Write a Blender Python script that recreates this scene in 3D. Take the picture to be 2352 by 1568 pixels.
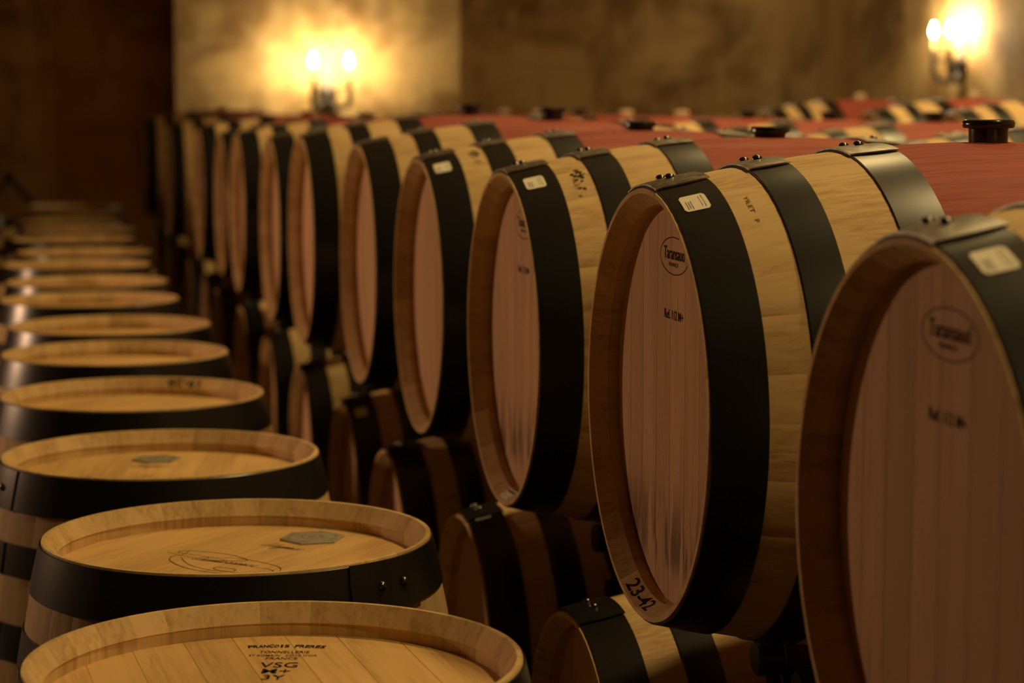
import bpy, bmesh, math, random
from mathutils import Vector, Matrix
PI = math.pi; rad = math.radians
random.seed(11)
for o in list(bpy.data.objects): bpy.data.objects.remove(o, do_unlink=True)
S = bpy.context.scene
COL = S.collection
CZ = 1.58                      # camera height above the cellar floor

# ------------------------------------------------------------------ camera
cam = bpy.data.cameras.new('camera'); camo = bpy.data.objects.new('camera', cam); COL.objects.link(camo)
camo.location = (0, 0, CZ)
camo.rotation_euler = (rad(90) - math.atan(544/5000), 0, rad(-12.6))
cam.sensor_width = 36; cam.lens = 5000/2352*36
cam.dof.use_dof = True; cam.dof.focus_distance = 2.92; cam.dof.aperture_fstop = 4.2
cam.clip_start = .05
S.camera = camo
# ------------------------------------------------------------------ world, lights, exposure
W = bpy.data.worlds.new('world'); S.world = W; W.use_nodes = True
W.node_tree.nodes['Background'].inputs[0].default_value = (1, .62, .3, 1)
W.node_tree.nodes['Background'].inputs[1].default_value = 0
S.view_settings.view_transform = 'Standard'; S.view_settings.look = 'None'
S.view_settings.gamma = 1; S.view_settings.exposure = 0; S.view_settings.use_curve_mapping = False
def lamp(name, loc, power, size, col, aim=None):
    d = bpy.data.lights.new(name, 'AREA'); d.shape = 'DISK'; d.size = size; d.energy = power; d.color = col; d.spread = rad(125)
    o = bpy.data.objects.new(name, d); COL.objects.link(o); o.location = loc
    v = Vector(aim if aim else (loc[0], loc[1], 0)) - Vector(loc)
    o.rotation_euler = v.to_track_quat('-Z', 'Y').to_euler()
    return o
WARM = (1, .70, .28); ROSE = (1, .59, .33)
# one regular row of shaded lamps under the ceiling, right of the aisle, all alike and pointing straight down
for k, ly in enumerate((-.4, 3.8, 8.0)):
    lamp('vault_lamp_%d_offscreen' % (k+1), (3.3, ly, 6.0), 100, .4, WARM).data.spread = rad(115)
# a wall lamp on the left wall, at the height of the two wall lamps in view; it lights the barrel heads
lamp('wall_lamp_left_offscreen', (-4.95, 8.2, 2.15), 66, .25, ROSE, (.9, 5.5, 1.15))

# ------------------------------------------------------------------ materials
def mat(name):
    m = bpy.data.materials.new(name); m.use_nodes = True
    nt = m.node_tree; return m, nt, nt.nodes['Principled BSDF']
def N(nt, t, **k):
    n = nt.nodes.new(t)
    for a, v in k.items(): setattr(n, a, v)
    return n
def mixc(nt, a, b, fac, mode='MIX'):
    n = N(nt, 'ShaderNodeMix', data_type='RGBA', blend_type=mode)
    for s, v in ((0, fac), (6, a), (7, b)):
        if hasattr(v, 'is_linked'): nt.links.new(v, n.inputs[s])
        else: n.inputs[s].default_value = v
    return n.outputs[2]
def math_(nt, op, a, b=None, c=None, clamp=False):
    n = N(nt, 'ShaderNodeMath', operation=op, use_clamp=clamp)
    for i, v in enumerate((a, b, c)):
        if v is None: continue
        if hasattr(v, 'is_linked'): nt.links.new(v, n.inputs[i])
        else: n.inputs[i].default_value = v
    return n.outputs[0]
def ramp(nt, fac, lo, hi):
    n = N(nt, 'ShaderNodeMapRange', interpolation_type='SMOOTHSTEP')
    nt.links.new(fac, n.inputs[0]); n.inputs[1].default_value = lo; n.inputs[2].default_value = hi
    return n.outputs[0]
def noise(nt, vec, scale, detail=4, rough=.55, dist=0):
    n = N(nt, 'ShaderNodeTexNoise'); n.inputs['Scale'].default_value = scale
    n.inputs['Detail'].default_value = detail; n.inputs['Roughness'].default_value = rough
    n.inputs['Distortion'].default_value = dist
    nt.links.new(vec, n.inputs['Vector']); return n.outputs[0]
def coords(nt, scale, rnd=True):
    tc = N(nt, 'ShaderNodeTexCoord'); mp = N(nt, 'ShaderNodeMapping'); mp.inputs['Scale'].default_value = scale
    nt.links.new(tc.outputs['Object'], mp.inputs['Vector'])
    if rnd:
        oi = N(nt, 'ShaderNodeObjectInfo'); cx = N(nt, 'ShaderNodeCombineXYZ')
        nt.links.new(math_(nt, 'MULTIPLY', oi.outputs['Random'], 37.), cx.inputs[0])
        nt.links.new(math_(nt, 'MULTIPLY', oi.outputs['Random'], 91.), cx.inputs[1])
        nt.links.new(cx.outputs[0], mp.inputs['Location'])
    return mp.outputs[0]
OAK_L = (.65, .455, .225, 1); OAK_D = (.42, .245, .095, 1); OAK_P = (.60, .375, .215, 1)
def wood(name, light, dark, gscale, bscale, red=False, stain=False, randomness=.5):
    m, nt, b = mat(name)
    g = noise(nt, coords(nt, gscale), 1, 5, .65, .4)
    bl = noise(nt, coords(nt, bscale), 1, 3, .5)
    streak = noise(nt, coords(nt, tuple(v*.45 for v in gscale)), 1, 6, .7, .8)
    at = N(nt, 'ShaderNodeAttribute', attribute_name='shade')
    oi = N(nt, 'ShaderNodeObjectInfo')
    sh = math_(nt, 'FRACT', math_(nt, 'ADD', at.outputs['Fac'], oi.outputs['Random']))
    c = mixc(nt, dark, light, ramp(nt, g, .25, .72))
    c = mixc(nt, c, light, ramp(nt, bl, .35, .7))
    # each board has its own tone
    k = math_(nt, 'MULTIPLY_ADD', sh, randomness, 1 - randomness*.55)
    kk = N(nt, 'ShaderNodeCombineColor')
    nt.links.new(k, kk.inputs[0]); nt.links.new(k, kk.inputs[1])
    nt.links.new(math_(nt, 'MULTIPLY_ADD', sh, randomness*1.25, 1 - randomness*.7), kk.inputs[2])
    c = mixc(nt, c, kk.outputs[0], 1., 'MULTIPLY')
    # dark mineral streaks and spots
    c = mixc(nt, c, (.16, .085, .035, 1), math_(nt, 'MULTIPLY', ramp(nt, streak, .60, .80), .62))
    tc = N(nt, 'ShaderNodeTexCoord'); sp = N(nt, 'ShaderNodeSeparateXYZ'); nt.links.new(tc.outputs['Object'], sp.inputs[0])
    if red:                                                     # wine-stained belly between the bilge hoops
        d = math_(nt, 'ABSOLUTE', math_(nt, 'SUBTRACT', sp.outputs[0], LEN/2))
        w = noise(nt, coords(nt, (3, 40, 40)), 1, 3)
        edge = math_(nt, 'ADD', d, math_(nt, 'MULTIPLY', math_(nt, 'SUBTRACT', w, .5), .012))
        msk = ramp(nt, edge, .170, .158)
        rc = mixc(nt, (.34, .072, .05, 1), (.22, .038, .028, 1), ramp(nt, g, .3, .75))
        rc = mixc(nt, rc, (.43, .15, .09, 1), math_(nt, 'MULTIPLY', ramp(nt, bl, .5, .75), .55))
        rc = mixc(nt, rc, kk.outputs[0], .5, 'MULTIPLY')
        c = mixc(nt, c, rc, msk)
    if stain:                                                   # old drips soaked into the lower boards of the head
        s = noise(nt, coords(nt, (0, 38, 7)), 1, 4, .6, .3)
        low = ramp(nt, sp.outputs[2], -.08, -.19)
        lim = ramp(nt, sp.outputs[2], -.245, -.20)
        c = mixc(nt, c, (.15, .075, .03, 1), math_(nt, 'MULTIPLY', math_(nt, 'MULTIPLY', ramp(nt, s, .44, .58), low), math_(nt, 'MULTIPLY', lim, .85)))
    nt.links.new(c, b.inputs['Base Color'])
    b.inputs['Roughness'].default_value = .68; b.inputs['Specular IOR Level'].default_value = .2
    bp = N(nt, 'ShaderNodeBump'); bp.inputs['Strength'].default_value = .25; bp.inputs['Distance'].default_value = .0012
    nt.links.new(g, bp.inputs['Height']); nt.links.new(bp.outputs[0], b.inputs['Normal'])
    return m
def plain(name, col, rough=.5, metal=0., spec=.5, nscale=None, namp=.3, emit=None, bump=0):
    m, nt, b = mat(name)
    b.inputs['Base Color'].default_value = (*col, 1); b.inputs['Roughness'].default_value = rough
    b.inputs['Metallic'].default_value = metal; b.inputs['Specular IOR Level'].default_value = spec
    if nscale:
        n = noise(nt, coords(nt, (1, 1, 1)), nscale, 4, .6)
        lo = tuple(c*(1-namp) for c in col) + (1,); hi = tuple(min(1, c*(1+namp)) for c in col) + (1,)
        nt.links.new(mixc(nt, lo, hi, ramp(nt, n, .3, .7)), b.inputs['Base Color'])
        nt.links.new(math_(nt, 'MULTIPLY_ADD', n, .25, rough-.12), b.inputs['Roughness'])
    if emit:
        b.inputs['Emission Color'].default_value = (*emit[0], 1); b.inputs['Emission Strength'].default_value = emit[1]
    return m
LEN = .968; RE = .286; RB = .345
M = {}
M['stave_red'] = wood('oak_stave_wine_stained', OAK_L, OAK_D, (5, 130, 130), (4, 22, 22), red=True, randomness=.12)
M['stave'] = wood('oak_stave', OAK_L, OAK_D, (5, 130, 130), (4, 22, 22), randomness=.22)
M['head'] = wood('oak_head_rosy', OAK_P, (.45, .265, .14, 1), (0, 150, 7), (0, 30, 4), randomness=.18)
M['head_stained'] = wood('oak_head_rosy_stained', OAK_P, (.45, .265, .14, 1), (0, 150, 7), (0, 30, 4), stain=True, randomness=.18)
M['head_up'] = wood('oak_head_honey', (.66, .41, .165, 1), (.47, .275, .10, 1), (0, 140, 6), (0, 28, 4), randomness=.20)
M['hoop'] = plain('black_coated_hoop_steel', (.010, .010, .010), .30, 0., .55)
M['lap'] = plain('painted_highlight_lap', (.55, .53, .48), .33, 1., nscale=80, namp=.15)  # bright tone paints the top highlight into laps that are otherwise coated black
M['rivet'] = plain('dark_rivet_steel', (.16, .15, .14), .25, 1.)
M['bung'] = plain('black_silicone', (.012, .012, .012), .22, 0, .6)
M['cream_bung'] = plain('cream_silicone', (.74, .60, .40), .45, 0, .4)
M['paper'] = plain('label_paper', (.80, .74, .62), .7, 0, .3)
M['ink'] = plain('black_ink', (.02, .015, .012), .8, 0, .1)
M['greyink'] = plain('grey_print', (.30, .27, .22), .8, 0, .1)
M['burn'] = plain('branded_brown', (.13, .065, .025), .85, 0, .1)
M['plaque'] = plain('silver_plaque', (.36, .335, .27), .40, .35, nscale=90, namp=.12)
M['rack'] = plain('black_painted_steel', (.02, .02, .02), .38, 0, .5, nscale=30, namp=.3)
M['zinc'] = plain('dark_roller', (.05, .045, .04), .4, .6)
M['iron'] = plain('wrought_iron', (.06, .045, .03), .45, .6, nscale=60)
M['plate'] = plain('pale_sconce_plate', (.16, .13, .095), .7, 0.)
M['candle'] = plain('wax_sleeve', (.85, .66, .25), .5, 0, .4)
M['bulb'] = plain('lit_bulb', (1, .9, .7), .3, emit=((1, .79, .47), 1000))
def plaster():
    m, nt, b = mat('stained_cellar_concrete')
    big = noise(nt, coords(nt, (.9, .9, 1.1), False), 1.3, 5, .6, .4)
    med = noise(nt, coords(nt, (2.2, 2.2, .9), False), 2.4, 6, .65, .6)
    fine = noise(nt, coords(nt, (1, 1, 1), False), 28, 4, .6)
    spots = noise(nt, coords(nt, (2.0, 2.0, .75), False), 1.7, 4, .55, .3)
    brd = noise(nt, coords(nt, (.25, .25, 3.1), False), 1.6, 3, .5)
    c = mixc(nt, (.56, .37, .14, 1), (.24, .13, .04, 1), ramp(nt, big, .42, .64))
    c = mixc(nt, c, (.60, .43, .20, 1), math_(nt, 'MULTIPLY', ramp(nt, med, .48, .72), .7))
    c = mixc(nt, c, (.20, .11, .045, 1), math_(nt, 'MULTIPLY', ramp(nt, spots, .52, .70), .6))
    c = mixc(nt, c, (.18, .11, .05, 1), math_(nt, 'MULTIPLY', ramp(nt, brd, .55, .75), .4))
    nt.links.new(c, b.inputs['Base Color']); b.inputs['Roughness'].default_value = .85
    b.inputs['Specular IOR Level'].default_value = .2
    bp = N(nt, 'ShaderNodeBump'); bp.inputs['Strength'].default_value = .4; bp.inputs['Distance'].default_value = .006
    nt.links.new(math_(nt, 'ADD', fine, med), bp.inputs['Height']); nt.links.new(bp.outputs[0], b.inputs['Normal'])
    return m
M['wall'] = plaster()
M['floor'] = plain('dark_concrete_floor', (.06, .05, .04), .6, 0, .3, nscale=4, namp=.35)

# ------------------------------------------------------------------ mesh helpers
def mesh(name, verts, faces, m, smooth=None, shade=None):
    me = bpy.data.meshes.new(name); me.from_pydata([tuple(v) for v in verts], [], faces)
    bm = bmesh.new(); bm.from_mesh(me); bmesh.ops.recalc_face_normals(bm, faces=bm.faces)
    if smooth is not None:
        for f in bm.faces: f.smooth = True
        for e in bm.edges:
            if len(e.link_faces) == 2 and e.calc_face_angle(0) > smooth: e.smooth = False
            elif len(e.link_faces) != 2: e.smooth = True
    bm.to_mesh(me); bm.free()
    me.materials.append(m)
    if shade is not None:
        a = me.attributes.new('shade', 'FLOAT', 'FACE')
        if not isinstance(shade, list): shade = [shade]*len(me.polygons)
        a.data.foreach_set('value', shade)
    return me
def obj(name, me, parent=None, mtx=None):
    o = bpy.data.objects.new(name, me); COL.objects.link(o)
    if parent: o.parent = parent
    if mtx is not None: o.matrix_local = mtx
    return o
def tag(o, label=None, cat=None, group=None, kind=None):
    for k, v in (('label', label), ('category', cat), ('group', group), ('kind', kind)):
        if v: o[k] = v
    return o
def empty(name, loc, rz=0):
    o = bpy.data.objects.new(name, None); COL.objects.link(o); o.location = loc; o.rotation_euler = (0, 0, rz)
    o.empty_display_size = .1; return o
def box(c, s):
    x, y, z = c; a, b, d = s[0]/2, s[1]/2, s[2]/2
    v = [(x+i*a, y+j*b, z+k*d) for i in (-1, 1) for j in (-1, 1) for k in (-1, 1)]
    f = [(0,1,3,2), (4,6,7,5), (0,4,5,1), (2,3,7,6), (0,2,6,4), (1,5,7,3)]
    return v, f
def boxes(name, lst, m):
    V, F = [], []
    for c, s in lst:
        v, f = box(c, s); n = len(V); V += v; F += [tuple(i+n for i in q) for q in f]
    return mesh(name, V, F, m)
def bar(name, p, q, w, t, m):                  # square bar from p to q
    p, q = Vector(p), Vector(q); d = (q-p).normalized()
    a = d.cross(Vector((1, 0, 0)) if abs(d.x) < .9 else Vector((0, 0, 1))).normalized(); b = d.cross(a)
    V = [e + a*i*w/2 + b*j*t/2 for e in (p, q) for i, j in ((-1,-1), (1,-1), (1,1), (-1,1))]
    F = [(0,1,2,3), (4,7,6,5)] + [(i, (i+1) % 4, 4+(i+1) % 4, 4+i) for i in range(4)]
    return mesh(name, V, F, m)
def lathe(name, prof, m, n=24, axis='z', smooth=.6):
    V, F = [], []
    for r, h in prof:
        for i in range(n):
            a = 2*PI*i/n; x, y = r*math.cos(a), r*math.sin(a)
            V.append({'z': (x, y, h), 'x': (h, x, y), 'y': (x, h, y)}[axis])
    k = len(prof)
    for j in range(k-1):
        for i in range(n): F.append((j*n+i, j*n+(i+1) % n, (j+1)*n+(i+1) % n, (j+1)*n+i))
    F.append(tuple(range(n))); F.append(tuple(range((k-1)*n, k*n)))
    return mesh(name, V, F, m, smooth)
def tube(name, pts, r, m, n=8):
    V, F = [], []; pts = [Vector(p) for p in pts]; up = None
    for i, p in enumerate(pts):
        d = (pts[min(i+1, len(pts)-1)] - pts[max(i-1, 0)]).normalized()
        a = d.cross(Vector((0, 0, 1)) if abs(d.z) < .95 else Vector((1, 0, 0))).normalized() if up is None else (up - d*up.dot(d)).normalized()
        up = a; b = d.cross(a); rr = r[i] if isinstance(r, list) else r
        V += [p + (a*math.cos(2*PI*k/n) + b*math.sin(2*PI*k/n))*rr for k in range(n)]
    for i in range(len(pts)-1):
        for k in range(n): F.append((i*n+k, i*n+(k+1) % n, (i+1)*n+(k+1) % n, (i+1)*n+k))
    F.append(tuple(range(n))); F.append(tuple(range(len(V)-n, len(V))))
    return mesh(name, V, F, m, .7)

# ------------------------------------------------------------------ the cellar shell
def struct(name, lst, m):
    return tag(obj(name, boxes(name, lst, m)), kind='structure')
YW = 15.3                                               # back wall face
struct('floor', [((.3, 3.2, -.1), (11.6, 25.2, .2))], M['floor'])
struct('wall_back', [((.3, YW+.2, 3.1), (11.6, .4, 6.2))], M['wall'])
struct('wall_right', [((5.73+.2, 3.2, 3.1), (.4, 24.4, 6.2))], M['wall'])
struct('wall_left', [((-5.3, 3.2, 3.1), (.4, 24.4, 6.2))], M['wall'])
struct('wall_front', [((.3, -9.2, 3.1), (11.6, .4, 6.2))], M['wall'])
struct('ceiling', [((.3, 3.2, 6.3), (11.6, 25.2, .2))], M['wall'])
tag(obj('pillar', boxes('pillar', [((1.985, YW-.19, 3.09), (1.95, .42, 6.18))], M['wall'])), kind='structure')

# ------------------------------------------------------------------ barrel meshes (axis = local x, visible head at x = 0)
def R(t): u = (t - LEN/2)/(LEN/2); return RE + (RB-RE)*(1-u*u)
NS = 28
ws = [random.uniform(.75, 1.25) for _ in range(NS)]; tot = sum(ws); ws = [w/tot*2*PI for w in ws]
ts = [LEN*i/18 for i in range(19)]
def stave_prof():
    p = [(t, R(t)) for t in ts]
    inn = [(0, .2795), (.024, .2645), (.0255, .2662), (.041, .2662), (.055, .2650), (.12, R(.12)-.027), (LEN/2, RB-.027)]
    inn2 = [(LEN-t, r) for t, r in reversed(inn[:-1])]
    return p + list(reversed(inn + inn2))
PROF = stave_prof()
def stave_geo(a0, a1):
    g = .0001; d = .002
    cols = [(a0, -.00012), (a0+d, 0)] + [(a0+d+(a1-a0-2*d)*i/3, 0) for i in (1, 2)] + [(a1-d, 0), (a1, -.00012)]
    V, F = [], []; n = len(PROF)
    for k, (a, dr) in enumerate(cols):
        aa = a + (g if k == 0 else -g if k == len(cols)-1 else 0)
        for i, (t, r) in enumerate(PROF):
            rr = r + (dr if i < len(ts) else -dr*.7)
            V.append((t, rr*math.cos(aa), rr*math.sin(aa)))
    for k in range(len(cols)-1):
        for i in range(n):
            j = (i+1) % n; F.append((k*n+i, k*n+j, (k+1)*n+j, (k+1)*n+i))
    F.append(tuple(range(n))); F.append(tuple(range((len(cols)-1)*n, len(cols)*n)))
    return V, F
a = rad(90) - ws[0]/2                                   # the bung stave is centred on top
SG = []
for w in ws: SG.append(stave_geo(a, a+w)); a += w
def stave_set(m):
    return [mesh('stave', v, f, m, .5, random.random()) for v, f in SG]
def body_mesh(m):
    V, F, sh = [], [], []
    for v, f in SG:
        n = len(V); V += v; F += [tuple(i+n for i in q) for q in f]; sh += [random.random()]*len(f)
    return mesh('body', V, F, m, .5, sh)
HR = .2668; HT = .040
NP = 8
ph = [random.uniform(.8, 1.2) for _ in range(NP)]; ph[0] *= 1.2; ph[-1] *= 1.2; q = sum(ph); ph = [2*HR*p/q for p in ph]
def plank_geo(y0, y1, x0=HT, th=.022):
    g = .00015; y0 += g; y1 -= g; b = .0005
    ys = [y0 + (y1-y0)*i/6 for i in range(7)]
    def half(y): return math.sqrt(max(HR*HR - y*y, 1e-6))
    top = [(y, half(y)) for y in ys]; bot = [(y, -half(y)) for y in reversed(ys)]
    out = top + bot; n = len(out)
    cy = (y0+y1)/2
    ins = [(cy + (y-cy)*(1-2*b/(y1-y0)), z*(1-.003)) for y, z in out]
    V = [(x0, y, z) for y, z in ins] + [(x0+b*.9, y, z) for y, z in out] + [(x0+th, y, z) for y, z in out]
    F = [tuple(range(n)), tuple(range(2*n, 3*n))]
    for k in (0, 1):
        for i in range(n): j = (i+1) % n; F.append((k*n+i, k*n+j, (k+1)*n+j, (k+1)*n+i))
    return V, F
PG = []; y = -HR
for w in ph: PG.append(plank_geo(y, y+w)); y += w
def plank_set(m): return [mesh('head_plank', v, f, m, .35, random.random()) for v, f in PG]
def head_mesh(m, back=False):
    V, F, sh = [], [], []
    for v, f in PG:
        n = len(V); V += [((LEN-x) if back else x, y_, z) for x, y_, z in v]
        F += [tuple(i+n for i in q_) for q_ in f]; sh += [random.random()]*len(f)
    return mesh('head', V, F, m, .35, sh)
BANDS = [(.003, .071), (.126, .180), (.262, .326)]
BANDS += [(LEN-b, LEN-a_) for a_, b in reversed(BANDS)]
def hoop_mesh(t0, t1):
    n = 88; th = .0024; V, F = [], []
    tt = [t0 + (t1-t0)*i/3 for i in range(4)]
    prof = [(t, R(t)+.0004) for t in tt] ; out = [(t, R(t)+.0004+th) for t in tt]
    e = .0007
    loop = [(t0, prof[0][1])] + [(t0, out[0][1]-e), (t0+e, out[0][1])] + out[1:-1] + [(t1-e, out[-1][1]), (t1, out[-1][1]-e)] + [(t1, prof[-1][1])] + list(reversed(prof[1:-1]))
    k = len(loop)
    for i in range(n):
        a_ = 2*PI*i/n
        V += [(t, r*math.cos(a_), r*math.sin(a_)) for t, r in loop]
    for i in range(n):
        i2 = (i+1) % n
        for j in range(k): j2 = (j+1) % k; F.append((i*k+j, i*k+j2, i2*k+j2, i2*k+j))
    return mesh('hoop', V, F, M['hoop'], .5)
LAP0 = rad(107); LAP1 = rad(79.5)
def lap_mesh(t0, t1):                                   # the riveted overlap: a flat tongue whose rounded end stands a little proud
    V, F = [], []; nu, nv = 12, 8; th = .0022
    am = (LAP0+LAP1)/2
    for side in (0, 1):
        for i in range(nu+1):
            u = i/nu
            for j in range(nv+1):
                v = j/nv; s = 2*v-1
                a_ = LAP0 + (LAP1-LAP0)*u
                end = .012*(1-s*s)*max(0, u-.5)*2               # rounded end
                a_ -= end
                t = t0 + (t1-t0)*(.5 + s*.5*(1+.05*u))
                r = R(min(max(t, 0), LEN)) + .0029 + .0005*max(0, u-.7) + .0010*(1-s*s)*u + th*side
                V.append((t, -r*math.cos(a_)*-1, r*math.sin(a_)))
    w = nv+1; off = (nu+1)*w
    for i in range(nu):
        for j in range(nv):
            q_ = (i*w+j, i*w+j+1, (i+1)*w+j+1, (i+1)*w+j); F.append(q_); F.append(tuple(x+off for x in q_))
    bd = [(i, 0) for i in range(nu)] + [(nu, j) for j in range(nv)] + [(i, nv) for i in range(nu, 0, -1)] + [(0, j) for j in range(nv, 0, -1)]
    for k in range(len(bd)):
        (i, j), (i2, j2) = bd[k], bd[(k+1) % len(bd)]
        F.append((i*w+j, i2*w+j2, i2*w+j2+off, i*w+j+off))
    # mirror so that the free end points to local -y
    V = [(x, -y_, z) for x, y_, z in V]
    return mesh('lap_plate', V, F, M['lap'], .6)
RV = lathe('rivet', [(.0072, 0), (.0070, .0022), (.0056, .0045), (.003, .0058), (.0006, .0062)], M['rivet'], 12)
def rivet_mtx(t, ang):                                  # ang from +y towards +z
    r = R(t) + .0052
    return Matrix.Translation((t, r*math.cos(ang), r*math.sin(ang))) @ Matrix.Rotation(ang - PI/2, 4, 'X')
HOOPS = [hoop_mesh(*b) for b in BANDS]; LAPS = [lap_mesh(*b) for b in BANDS]; LAPS_B = [m_.copy() for m_ in LAPS]
for m_ in LAPS_B: m_.name = 'lap_plate_black'; m_.materials[0] = M['hoop']
BUNG = lathe('bung', [(.022, -.03), (.0262, .0), (.0268, .018), (.029, .0188), (.0335, .0195), (.0352, .0225), (.0352, .0265), (.0335, .0297), (.030, .0305), (.022, .0288), (.004, .0285)], M['bung'], 32)
BUNG_LOW = lathe('bung', [(.022, -.03), (.0262, .0), (.029, .007), (.0345, .008), (.0352, .013), (.0335, .0175), (.030, .0185), (.004, .0170)], M['bung'], 28)
BUNG_C = lathe('bung', [(.024, -.03), (.028, .0), (.030, .012), (.030, .022), (.027, .027), (.004, .028)], M['cream_bung'], 24)
STAVES = {k: stave_set(M[k]) for k in ('stave_red', 'stave')}
BODY = {k: body_mesh(M[k]) for k in ('stave_red', 'stave')}
PLANKS = {k: plank_set(M[k]) for k in ('head', 'head_stained', 'head_up')}
HEAD = {k: head_mesh(M[k]) for k in ('head', 'head_up')}
BACK = head_mesh(M['head'], True); BACK.name = 'back_head'

def barrel(name, mtx, root, near, sk, hk, bung='black', hoops=6, lapspin=0., laps=None):
    """parts of one barrel; mtx places the barrel frame inside its root"""
    if near:
        for me in STAVES[sk]: obj('stave', me, root, mtx)
        for me in PLANKS[hk]: obj('head_plank', me, root, mtx)
    else:
        obj('body', BODY[sk], root, mtx)
        obj('head', HEAD['head' if hk == 'head_stained' else hk], root, mtx)
    obj('back_head', BACK, root, mtx)
    for i in range(hoops):
        h = obj('hoop', HOOPS[i], root, mtx @ Matrix.Rotation(lapspin + (random.uniform(-.02, .02)), 4, 'X'))
        obj('lap_plate', (laps or LAPS)[i], h)
        tm = sum(BANDS[i])/2
        for dz in (rad(98.5), rad(89.5)):
            obj('rivet', RV, h, rivet_mtx(tm + random.uniform(-.002, .002), PI-dz))
    if bung:
        me = {'black': BUNG, 'low': BUNG_LOW, 'cream': BUNG_C}[bung]
        obj('bung', me, root, mtx @ Matrix.Translation((LEN/2, 0, RB-.001)))
def lying(X, Y, zaxis, near, label, group, hk='head', bung='black', name='wine_barrel'):
    root = empty(name, (X, Y, CZ+zaxis-RB))
    mtx = Matrix.Translation((0, 0, RB)) @ Matrix.Rotation(random.uniform(-.03, .03) if not near else 0, 4, 'X')
    barrel(name, mtx, root, near, 'stave_red', hk, bung, laps=None if bung else LAPS_B)
    tag(root, label, 'barrel', group); root['mtx'] = [v for r in mtx for v in r]
    return root, mtx
def upright(X, Y, near, label, group, spin, name='upright_wine_barrel', dz=0):
    root = empty(name, (X, Y, 0))
    mtx = Matrix.Translation((0, 0, LEN + dz)) @ Matrix.Rotation(spin, 4, 'Z') @ Matrix.Rotation(PI/2, 4, 'Y')
    barrel(name, mtx, root, near, 'stave', 'head_up', None, lapspin=random.uniform(0, 6), laps=LAPS_B)
    tag(root, label, 'barrel', group)
    return root, mtx

# ------------------------------------------------------------------ print, paper and branding (flat marks laid on the barrels)
def text_geo(body, size, bold=0.):
    cu = bpy.data.curves.new('t', 'FONT'); cu.body = body; cu.size = size; cu.align_x = 'CENTER'; cu.align_y = 'CENTER'
    cu.resolution_u = 3; cu.offset = bold
    o = bpy.data.objects.new('t', cu); COL.objects.link(o)
    dg = bpy.context.evaluated_depsgraph_get(); me = o.evaluated_get(dg).to_mesh()
    V = [tuple(v.co) for v in me.vertices]; F = [tuple(p.vertices) for p in me.polygons]
    o.evaluated_get(dg).to_mesh_clear(); bpy.data.objects.remove(o); bpy.data.curves.remove(cu)
    xs = [v[0] for v in V]; ys = [v[1] for v in V]
    cx, cy = (min(xs)+max(xs))/2, (min(ys)+max(ys))/2
    return [(v[0]-cx, v[1]-cy) for v in V], F, max(xs)-min(xs), max(ys)-min(ys)
def fit_text(body, w, h, bold=0.):
    V, F, a_, b = text_geo(body, 1, bold); return [(x*w/a_, y_*h/b) for x, y_ in V], F
def join(parts):
    V, F = [], []
    for v, f in parts:
        n = len(V); V += v; F += [tuple(i+n for i in q_) for q_ in f]
    return V, F
def shift(g, dx, dy, rot=0.):
    c, s = math.cos(rot), math.sin(rot)
    return [(x*c-y_*s+dx, x*s+y_*c+dy) for x, y_ in g[0]], g[1]
def ring_geo(rx, ry, w, n=56):
    V, F = [], []
    for i in range(n):
        a_ = 2*PI*i/n; V += [(rx*math.cos(a_), ry*math.sin(a_)), ((rx-w)*math.cos(a_), (ry-w)*math.sin(a_))]
    for i in range(n): j = (i+1) % n; F.append((2*i, 2*j, 2*j+1, 2*i+1))
    return V, F
def ribbon(pts, w):
    """thin pen stroke through pts (Catmull-Rom), width swelling in the middle"""
    P = [Vector(p) for p in pts]; Q = []
    for i in range(len(P)-1):
        p0, p1, p2, p3 = P[max(i-1, 0)], P[i], P[i+1], P[min(i+2, len(P)-1)]
        for k in range(6):
            t = k/6
            Q.append(.5*((2*p1) + (p2-p0)*t + (2*p0-5*p1+4*p2-p3)*t*t + (3*p1-p0-3*p2+p3)*t**3))
    Q.append(P[-1]); V, F = [], []
    for i, p in enumerate(Q):
        d = Q[min(i+1, len(Q)-1)] - Q[max(i-1, 0)]; d = d.normalized() if d.length > 1e-9 else Vector((1, 0))
        nrm = Vector((-d.y, d.x)); ww = w*(.55 + .45*math.sin(PI*i/(len(Q)-1)))/2
        V += [tuple(p+nrm*ww), tuple(p-nrm*ww)]
    for i in range(len(Q)-1): F.append((2*i, 2*i+1, 2*i+3, 2*i+2))
    return V, F
def on_head(g, m, name='lettering', dx=.0005, u0=0, v0=0, rot=0.):
    V, F = shift(g, u0, v0, rot)
    return mesh(name, [(HT-dx, -u, v) for u, v in V], F, m)
def on_bevel(g, m, ang, name='painted_number'):
    """u runs round the rim (reading from the far side to the near side at the bottom), v climbs the inner bevel towards the head"""
    V, F = g; out = []
    L_ = math.hypot(.024, .015)
    for u, v in V:
        s = .5 + v/L_; t = .024*s; r = .2795 - .015*s - .0007
        a_ = ang - u/.27*-1 if False else ang + u/.27
        out.append((t, -r*math.sin(a_), -r*math.cos(a_)))
    return mesh(name, [(x, -y_, z) for x, y_, z in out] if False else out, F, m)
def on_hoop(g, m, i, ang, name, lift=.0005):
    """u along the barrel axis, v round the hoop"""
    V, F = g; t0, t1 = BANDS[i]; tm = (t0+t1)/2; out = []
    for u, v in V:
        t = tm-.004+u; r = R(t) + .0029 + lift; a_ = ang + v/RE
        out.append((t, r*math.cos(a_), r*math.sin(a_)))
    return mesh(name, out, F, m, .5)
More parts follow.
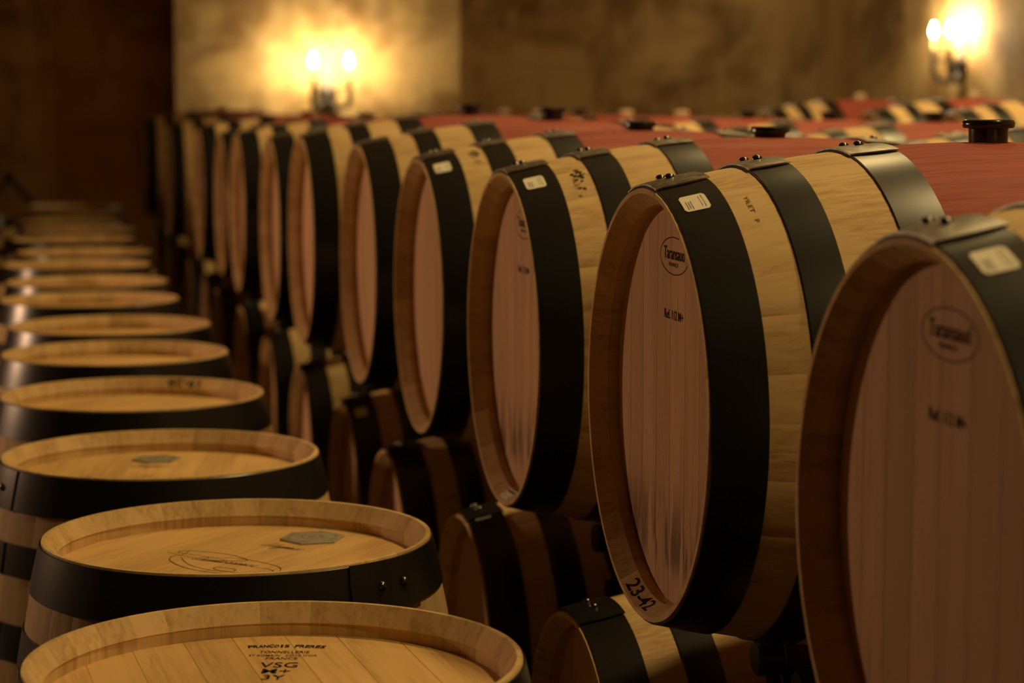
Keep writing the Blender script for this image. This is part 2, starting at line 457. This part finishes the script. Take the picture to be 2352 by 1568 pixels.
def grid_rect(w, h, n=8, rc=.003):
    V, F = [], []
    for i in range(n+1):
        v = -h/2 + h*i/n
        e = 0
        dv = h/2-abs(v)
        if dv < rc: e = rc - math.sqrt(max(0, rc*rc-(rc-dv)**2))
        V += [(-w/2+e, v), (w/2-e, v)]
    for i in range(n): F.append((2*i, 2*i+1, 2*i+3, 2*i+2))
    return V, F
def rect(cx, cy, w, h): return [(cx-w/2, cy-h/2), (cx+w/2, cy-h/2), (cx+w/2, cy+h/2), (cx-w/2, cy+h/2)], [(0, 1, 2, 3)]
# paper sticker on the head hoop (its square code is left out)
ANG_LBL = PI - rad(67)
LBL = on_hoop(grid_rect(.033, .040), M['paper'], 0, ANG_LBL, 'paper_label')
PRN = on_hoop(join([rect(-.011+.003*k, .006, .0011, .020-.003*(k % 2)) for k in range(3)] + [rect(.011, .0, .0012, .030), rect(.007, .0, .0008, .026)]), M['greyink'], 0, ANG_LBL, 'label_print', .0009)
def sticker(root, mtx, spin=0.):
    s = obj('paper_label', LBL, root, mtx @ Matrix.Rotation(spin, 4, 'X')); s['label'] = 'small white paper label on the head hoop'
    obj('label_print', PRN, s)
# cooper's oval mark and toast reference on the lying heads
LOGO = on_head(join([ring_geo(.064, .0252, .0013), shift(fit_text('Taransaud', .092, .0170, .012), 0, .0035), shift(fit_text('FRANCE', .042, .0052, .012), -.002, -.0115)]), M['ink'], 'oval_mark', u0=.008, v0=.197)
REF = on_head(fit_text('Ref. 112 M+', .084, .0125, .012), M['ink'], 'reference_lettering', u0=.008, v0=.119)
def serif_text(lines): return join(lines)
SMALL = [('stave_stamp', 'YILET', .0)]
def on_stave(g, m, t0, ang, name):
    V, F = g; out = []
    for u, v in V:
        t = t0+v; r = R(t)+.0005; a_ = ang + u/R(t0); out.append((t, r*math.cos(a_), r*math.sin(a_)))
    return mesh(name, out, F, m)
def blob(r, cx, cy, sx):
    n = 11; return [(cx + r*random.uniform(.55, 1.2)*math.cos(2*PI*k/n)*sx, cy + r*random.uniform(.55, 1.2)*math.sin(2*PI*k/n)) for k in range(n)], [tuple(range(n))]
SMUDGE = on_stave(join([blob(random.uniform(.0012, .0045), random.gauss(0, .018), random.gauss(0, .006), 1.) for _ in range(26)]), M['ink'], .108, PI-rad(66), 'black_smudge')
STAMP = on_stave(fit_text('YILET   F', .060, .0055), M['burn'], .096, PI-rad(60), 'stave_stamp')

# ------------------------------------------------------------------ lying barrels of the aisle row: upper tier, then lower tier
G_UP = 'lying barrels of the upper tier along the aisle'
UP = [(.790, .11, -.40), (.792, .99, -.40), (.790, 1.870, -.408), (.791, 2.748, -.395), (.793, 3.640, -.401), (.795, 4.470, -.398), (.777, 5.190, -.382), (.745, 6.035, -.374),  # first two are out of view, added to the row as light blockers
      (.753, 6.893, -.392), (.757, 8.020, -.395), (.779, 8.950, -.407), (.747, 9.680, -.390), (.745, 11.671, -.395), (.715, 13.535, -.377)]
UPL = {2: 'oak barrel with oval mark and unmarked rim, next to the one numbered 23-42',
       3: 'oak barrel numbered 23-42 on its rim, oval mark on the head, wine-red belly',
       4: 'oak barrel with printed slip inside its lower rim, beside the one numbered 23-42'}
ords = ['first', 'second', 'third', 'fourth', 'fifth', 'sixth', 'seventh', 'eighth', 'ninth', 'tenth', 'eleventh', 'twelfth', 'thirteenth', 'fourteenth', 'fifteenth', 'sixteenth']
nU = len(UP)
for i, (X, Y, z) in enumerate(UP):
    lab = UPL.get(i) or 'red-bellied lying barrel, upper tier of aisle row, %s from the pillar wall' % ords[nU-1-i]
    near = 2 <= i <= 8
    bung = 'black' if i in (0, 1, 2, 3, 6, 7) else 'cream' if i >= 12 else 'low'
    r, mx = lying(X, Y, z, near, lab, G_UP, 'head_stained' if i in (3, 4) else 'head', bung)
    if 2 <= i <= 5: sticker(r, mx, random.uniform(-.02, .02))
    if 2 <= i <= 4:
        obj('oval_mark', LOGO, r, mx); obj('reference_lettering', REF, r, mx)
    if i in (4, 5): obj('black_smudge', SMUDGE, r, mx @ Matrix.Rotation(-.13 if i == 5 else 0, 4, 'X'))
    if i in (3, 4): obj('stave_stamp', STAMP, r, mx)
    if i == 3:
        obj('painted_number', on_bevel(fit_text('23-42', .098, .0205, .01), M['ink'], rad(-9)), r, mx)['label'] = 'black number 23-42 on the rim'
    if i == 4:
        sl = obj('printed_slip', on_bevel(grid_rect(.062, .024, 8, .001), M['paper'], rad(2), 'printed_slip'), r, mx)
        obj('slip_print', on_bevel(join([rect(0, .007, .054, .004), rect(-.004, .0, .046, .0025), rect(.002, -.006, .05, .0025)]), M['ink'], rad(2), 'slip_print'), sl, Matrix.Translation((-.0003, 0, .0003)))
LO = [.55, 1.43, 2.35, 3.20, 4.04, 4.85, 5.70, 6.50, 7.40, 8.50, 9.32, 10.10, 11.20, 12.10, 13.05, 13.95]  # first two out of view, added below the light-blocking barrels
G_LO = 'lying barrels of the lower tier along the aisle'
nL = len(LO); ZL = -1.072
for i, Y in enumerate(LO):
    lab = 'lying barrel, shadowed lower tier of aisle row, %s from the pillar wall' % ords[nL-1-i]
    r, mx = lying(.80 + .012*math.sin(i*2.3), Y, ZL, 3 <= i <= 6, lab, G_LO, 'head', None)
    if 3 <= i <= 6: sticker(r, mx, -.28 if i != 6 else .0)

# rows further back (only their tops show)
G2 = 'lying barrels of the middle row'; G3 = 'lying barrels of the row by the right wall'
R2 = [(3.45, 'black'), (4.30, 'black'), (5.15, 'black'), (6.0, 'black'), (6.85, 'black'), (7.69, 'black'), (8.53, 'cream'), (9.37, 'cream'), (10.2, 'black'), (11.05, 'cream'), (11.9, 'cream'), (13.0, 'black')]
for i, (Y, b) in enumerate(R2):
    lying(2.13, Y, -.396, False,
          'red-bellied barrel with %s bung, middle row, %s from back wall' % ('cream' if b == 'cream' else 'black', ords[len(R2)-1-i]), G2, 'head', b)
R3 = [(6.2, 'black'), (7.0, 'cream'), (7.83, 'black'), (8.66, 'cream'), (9.97, 'cream')]
for i, (Y, b) in enumerate(R3):
    lying(3.47, Y, -.32, False,
          'red-bellied barrel with %s bung, row by right wall, %s from back wall' % ('cream' if b == 'cream' else 'black', ords[len(R3)-1-i]), G3, 'head', b)

# ------------------------------------------------------------------ steel racks and cradles under the lying barrels
ROLL = lathe('roller', [(.022, -.02), (.026, -.016), (.026, .016), (.022, .02)], M['zinc'], 18, 'x')
def rack(X, Yu, zax, Yp, label, group, arms=True):
    root = empty('barrel_rack', (X, Yp, 0)); tag(root, label, 'rack', group)
    zc = CZ+zax; dy = Yu-Yp
    if not arms:                                        # far rows: twin posts and a bearer under the belly
        zb = zc - RB - .0005
        obj('bearer', boxes('bearer', [((LEN/2, 0, zb-.02), (.10, .30, .04))], M['rack']), root)
        for s in (-1, 1):
            obj('post', boxes('post', [((LEN/2, s*.12, (zb-.04)/2+.005), (.05, .04, zb-.05))], M['rack']), root)
        obj('foot', boxes('foot', [((LEN/2, 0, .005), (.5, .40, .010))], M['rack']), root)
        return
    zb = zc - RB - .0005
    obj('bearer', boxes('bearer', [((LEN/2, dy, zb-.02), (.10, .20, .04))], M['rack']), root)
    obj('side_rail', boxes('side_rail', [((LEN/2, 0, zb-.10), (LEN-.38, .04, .03))], M['rack']), root)
    obj('stem', boxes('stem', [((LEN/2, 0, zb-.0625), (.05, .05, .045))], M['rack']), root)
    for off in (.21, LEN-.21):
        zt = zb - .085
        obj('post', boxes('post', [((off, 0, zt/2+.005), (.045, .04, zt-.01))], M['rack']), root)
        obj('foot', boxes('foot', [((off, 0, .006), (.12, .10, .012))], M['rack']), root)
        for s in (-1, 1):
            p = (dy + s*.085, zb - .028)
            obj('arm', bar('arm', (off, 0, zt-.01), (off, p[0], p[1]), .026, .012, M['rack']), root)
            obj('roller', ROLL, root, Matrix.Translation((off, p[0], p[1])))
mids = [(LO[i]+LO[i+1])/2 for i in range(nL-1)]
for i, (X, Y, z) in enumerate(UP):
    Yp = min(mids, key=lambda v: abs(v-Y)) if i > 0 else Y
    if abs(Yp-Y) > .2: Yp = Y
    rack(X, Y, z, Yp, 'black roller rack under upper aisle-row barrel, %s from the pillar wall' % ords[nU-1-i], 'racks of the aisle row')
for i, (Y, b) in enumerate(R2):
    rack(2.13, Y, -.396, Y, 'black roller rack under middle-row barrel, %s from the back wall' % ords[len(R2)-1-i], 'racks of the middle row', False)
for i, (Y, b) in enumerate(R3):
    rack(3.47, Y, -.32, Y, 'black roller rack under right-wall-row barrel, %s from the back wall' % ords[len(R3)-1-i], 'racks of the right-wall row', False)
WEDGE = None
for i, Y in enumerate(LO):
    root = empty('barrel_cradle', (.80, Y, 0))
    tag(root, 'black floor cradle under lower aisle-row barrel, %s from the pillar wall' % ords[nL-1-i], 'cradle', 'floor cradles of the lower tier')
    zb = CZ+ZL-RB-.0005
    for off in (.21, LEN-.21):
        obj('rail', boxes('rail', [((off, 0, .04), (.06, .52, .08))], M['rack']), root)
    obj('spine', boxes('spine', [((LEN/2, 0, .05), (LEN-.48, .08, .06))], M['rack']), root)
    obj('bearer', boxes('bearer', [((LEN/2, 0, (zb+.08)/2), (.12, .30, zb-.08))], M['rack']), root)

# ------------------------------------------------------------------ upright barrels along the aisle
G_B = 'upright barrels standing in a row beside the aisle'
BX = [(.269, 2.458), (.297, 3.197), (.233, 3.987), (.223, 4.838), (.219, 5.660), (.234, 6.380), (.202, 7.253), (.216, 7.985), (.197, 8.860),
      (.246, 9.600), (.224, 10.55), (.264, 11.35), (.257, 12.15), (.28, 13.06), (.30, 14.03)]
BL = {0: 'upright oak barrel with cooper\'s lettering ending VSG M+ 3Y on its head',
      1: 'upright oak barrel with silver hexagon plaque and sharp script flourish on its head',
      2: 'upright oak barrel with grey hexagon plaque, in front of the one numbered 19-28',
      3: 'upright oak barrel with number 19-28 painted inside its rim'}
spins = [rad(94), rad(48), rad(80), rad(60)] + [random.uniform(0, PI) for _ in BX]
for i, (X, Y) in enumerate(BX):
    lab = BL.get(i) or 'plain-headed upright oak barrel in the aisle row, %s from the pillar wall' % ords[len(BX)-1-i]
    r, mx = upright(X, Y, i <= 5, lab, G_B, spins[i], dz=-.021)
    spin = spins[i]
    # frame of the head as seen from above: u = world x, v = world y (away from the camera)
    H = Matrix.Translation((0, 0, LEN-.021-HT)) 
    def flat(g, m, name, u0, v0, rot=0., lift=.0006):
        V, F = shift(g, u0, v0, rot); return mesh(name, [(x, y_, lift) for x, y_ in V], F, m)
    if i == 0:
        L_ = []
        s = 'FRANÇOIS FRERES'; Rr = .26
        for k, ch in enumerate(s):                          # arched maker's name
            if ch == ' ': continue
            a_ = (k-(len(s)-1)/2)*.0250
            L_.append(shift(fit_text(ch, .0030 if ch == 'I' else .0062, .0135 if ch != 'Ç' else .0165, .02), Rr*math.sin(a_), Rr*math.cos(a_)-Rr, -a_))
        for body, w_, h_, dy in (('TONNELLERIE', .062, .0115, -.030), ("ST ROMAIN   CÔTE D'OR", .084, .0105, -.046), ('FRANCE', .039, .0105, -.061),
                                 ('VSG', .046, .0235, -.092), ('M+', .034, .0215, -.121), ('3Y', .027, .0215, -.149)):
            L_.append(shift(fit_text(body, w_, h_, .004), 0, dy))
        obj('branded_lettering', flat(join(L_), M['ink'], 'branded_lettering', .038, .203, rad(-13)), r, H)
    if i in (1, 2):
        hx, hy, hr, tn = (.128, .132, .051, rad(-45)) if i == 1 else (.0, .162, .047, rad(-12))
        out = [(hr*math.cos(PI/3*k+.06), hr*math.sin(PI/3*k+.06)*1.0) for k in range(6)]
        V = [(x, y_, 0) for x, y_ in out] + [(x, y_, .0026) for x, y_ in out] + [(x*.985, y_*.985, .0032) for x, y_ in out]
        F = [(0, 1, 2, 3, 4, 5), (12, 13, 14, 15, 16, 17)] + [(k*6+j, k*6+(j+1) % 6, (k+1)*6+(j+1) % 6, (k+1)*6+j) for k in (0, 1) for j in range(6)]
        pq = obj('hexagon_plaque', mesh('hexagon_plaque', V, F, M['plaque']), r, H @ Matrix.Translation((hx, hy, .0001))); pq['label'] = 'silver hexagon plaque'
        eng = [ring_geo(hr*.74, hr*.74, .0007, 40), ring_geo(hr*.32, hr*.32, .0006, 28), fit_text('***', .011, .005, .02)]
        for k in range(6):
            a_ = PI/3*k+.06; eng.append(ribbon([(hr*.74*math.cos(a_), hr*.74*math.sin(a_)), (hr*.86*math.cos(a_+.05), hr*.86*math.sin(a_+.05)), (hr*.97*math.cos(a_), hr*.97*math.sin(a_))], .0008))
        obj('engraving', flat(join(eng), M['burn'], 'engraving', 0, 0, 0, .0036), pq)
        # cursive writing: small joined strokes
        def cursive(word, hgt, wd):
            tall = {'E': 2.3, 'l': 2.1, 't': 1.7, 'Q': 2.4}; P = []; x = 0; G_ = []
            for ch in word:
                k = tall.get(ch, 1.); w_ = {'E': 1.7, 'Q': 2.2, 'i': .6, 'l': .7, 't': .7, 'n': 1.2, 'u': 1.2}.get(ch, .95)
                def p(u, v): return (x+u*w_+v*.55, v)
                if ch in 'eclE': P += [p(.1, .15), p(.6, .5*k), p(.55, 1.*k), p(.25, .8*k), p(.15, .3), p(.5, 0), p(.95, .2)]
                elif ch == 'Q': P += [p(.5, 1.9), p(.1, 1.2), p(.2, .3), p(.6, 0), p(.9, .8), p(.7, 1.9), p(.3, 2.2), p(.55, .2), p(1.1, .1)]
                elif ch == 'g': P += [p(.7, .9), p(.2, .8), p(.2, .1), p(.7, .5), p(.7, -.8), p(.3, -1.1), p(.3, -.6), p(.95, .2)]
                elif ch == 'a': P += [p(.7, .9), p(.2, .8), p(.15, .1), p(.65, .4), p(.7, .9), p(.7, .1), p(.95, .2)]
                elif ch == 'n': P += [p(.1, .9), p(.12, .0), p(.3, .8), p(.5, .9), p(.52, 0), p(.7, .8), p(.85, .1), p(.98, .2)]
                elif ch == 'u': P += [p(.1, .9), p(.15, .1), p(.4, .1), p(.55, .9), p(.58, .1), p(.95, .25)]
                elif ch == 's': P += [p(.3, .6), p(.6, 1.), p(.7, .4), p(.4, 0), p(.95, .2)]
                else: P += [p(.3, .9*k), p(.3, .1), p(.6, .0), p(.95, .25)]
                x += w_
            sc = wd/(x+.6); return ribbon([((a_-x/2)*sc, b*hgt) for a_, b in P], .0015)
        scr = [shift(cursive('Elegance', .011, .084), 0, -.083)]
        sg = shift(cursive('Quintessence', .010, .125), -.005, -.215, .06)
        fl = [[(-.115, .022), (-.05, .005), (.005, .012), (.03, .03), (-.02, .05), (-.085, .046), (-.095, .026), (-.045, .022), (.02, .012)],
              [(-.09, .048), (-.08, .02), (-.085, -.005), (-.06, -.035), (0, -.062), (.08, -.060), (.115, -.035), (.10, -.008), (.06, -.004)],
              [(-.03, .02), (.02, .034), (.09, .018), (.115, -.008), (.105, -.022)],
              [(-.07, .0), (-.03, -.035), (.02, -.052), (.055, -.046), (.05, -.030), (.02, -.032), (.03, -.046), (.09, -.048), (.14, -.030)]]
        flr = shift(join([ribbon([(a_*1.0, b*1.0) for a_, b in q_], .0015) for q_ in fl]), -.01, -.212, .06)
        obj('script_lettering', flat(join(scr + [sg, flr]), M['burn'], 'script_lettering', hx, hy, tn), r, H)
    if i == 3:
        me = on_bevel(fit_text('19-28', .080, .0205, .012), M['ink'], 0)
        obj('painted_number', me, r, Matrix.Translation((0, 0, LEN-.021)) @ Matrix.Rotation(rad(-28.5), 4, 'Z') @ Matrix.Rotation(rad(270), 4, 'Z') @ Matrix.Rotation(PI/2, 4, 'Y'))['label'] = 'black number 19-28 inside the rim'
for X, Y, lab in ((-.36, 12.55, 'upright barrel out of line beside the upright row, nearer the stand'),
                  (-.43, 11.72, 'upright barrel out of line beside the upright row, farther from the stand')):
    upright(X, Y, False, lab, 'upright barrels beside the aisle row', random.uniform(0, PI))
# dark stand by the far wall
st = empty('metal_stand', (-.10, 14.75, 0)); tag(st, 'dark metal A-frame stand behind the upright barrels by the far wall', 'stand')
for s in (-1, 1):
    for dy in (-.18, .18):
        obj('leg', bar('leg', (0, dy*.3, 1.10), (s*.95, dy, .012), .04, .03, M['rack']), st)
obj('top_bar', bar('top_bar', (0, -.09, 1.11), (0, .09, 1.11), .05, .05, M['rack']), st)

# ------------------------------------------------------------------ wall sconces
def sconce(loc, rz, label, of=.24):
    r = empty('wall_sconce', loc, rz); tag(r, label, 'wall lamp', 'candle wall lamps')
    # local frame: wall behind at y = 0, the lamp stands out towards -y; z = 0 at the bulbs
    V = [(-.05, -.001, -.185), (.05, -.001, -.185), (.045, -.001, -.08), (.016, -.001, .05), (0, -.001, .075), (-.016, -.001, .05), (-.045, -.001, -.08)]
    n = len(V); V2 = [(x*.9, -.018, z*.97) for x, _, z in V]
    F = [tuple(range(n)), tuple(range(n, 2*n))] + [(k, (k+1) % n, n+(k+1) % n, n+k) for k in range(n)]
    obj('back_plate', mesh('back_plate', V+V2, F, M['plate']), r)
    sh = [(-.066, -.18), (-.02, -.172), (.02, -.172), (.066, -.18), (.068, -.235), (.04, -.285), (0, -.315), (-.04, -.285), (-.068, -.235)]
    n = len(sh); V = [(x, -.016, z) for x, z in sh] + [(x*.95, -.04, z) for x, z in sh] + [(x*.6, -.055, -.235+(z+.235)*.6) for x, z in sh]
    F = [tuple(range(n)), tuple(range(2*n, 3*n))] + [(k*n+j, k*n+(j+1) % n, (k+1)*n+(j+1) % n, (k+1)*n+j) for k in (0, 1) for j in range(n)]
    obj('shield', mesh('shield', V, F, M['iron'], .5), r)
    for s in (-1, 1):
        obj('arm', tube('arm', [(s*.03, -.04, -.27), (s*.07, -.07, -.31), (s*.115, -of*.8, -.30), (s*.128, -of, -.24), (s*.122, -of, -.14), (s*.122, -of, -.125)], .020, M['iron']), r)
        obj('scroll', tube('scroll', [(s*.035, -.045, -.185), (s*.07, -.07, -.172), (s*.10, -of*.67, -.178), (s*.122, -of, -.19)], .010, M['iron']), r)
        obj('drip_cup', lathe('drip_cup', [(.008, -.14), (.012, -.13), (.022, -.118), (.024, -.112), (.018, -.112)], M['iron'], 16), r, Matrix.Translation((s*.122, -of, 0)))
        obj('candle_sleeve', lathe('candle_sleeve', [(.011, -.115), (.0112, -.03), (.009, -.026)], M['candle'], 14), r, Matrix.Translation((s*.122, -of, 0)))
        obj('bulb', lathe('bulb', [(.006, -.028), (.013, -.015), (.0165, 0), (.014, .018), (.007, .036), (.001, .05)], M['bulb'], 14), r, Matrix.Translation((s*.122, -of, 0)))
def px(x, Y): return Y*math.tan(rad(12.6) + math.atan((x-1176)/5000))
sconce((px(753, YW-.4), YW-.40, CZ+.285), 0, 'twin-candle wall lamp with shield on the lit pillar face')
sconce((5.73, 12.73, CZ+.455), rad(-90), 'twin-candle wall lamp on the right-hand side wall', .15)
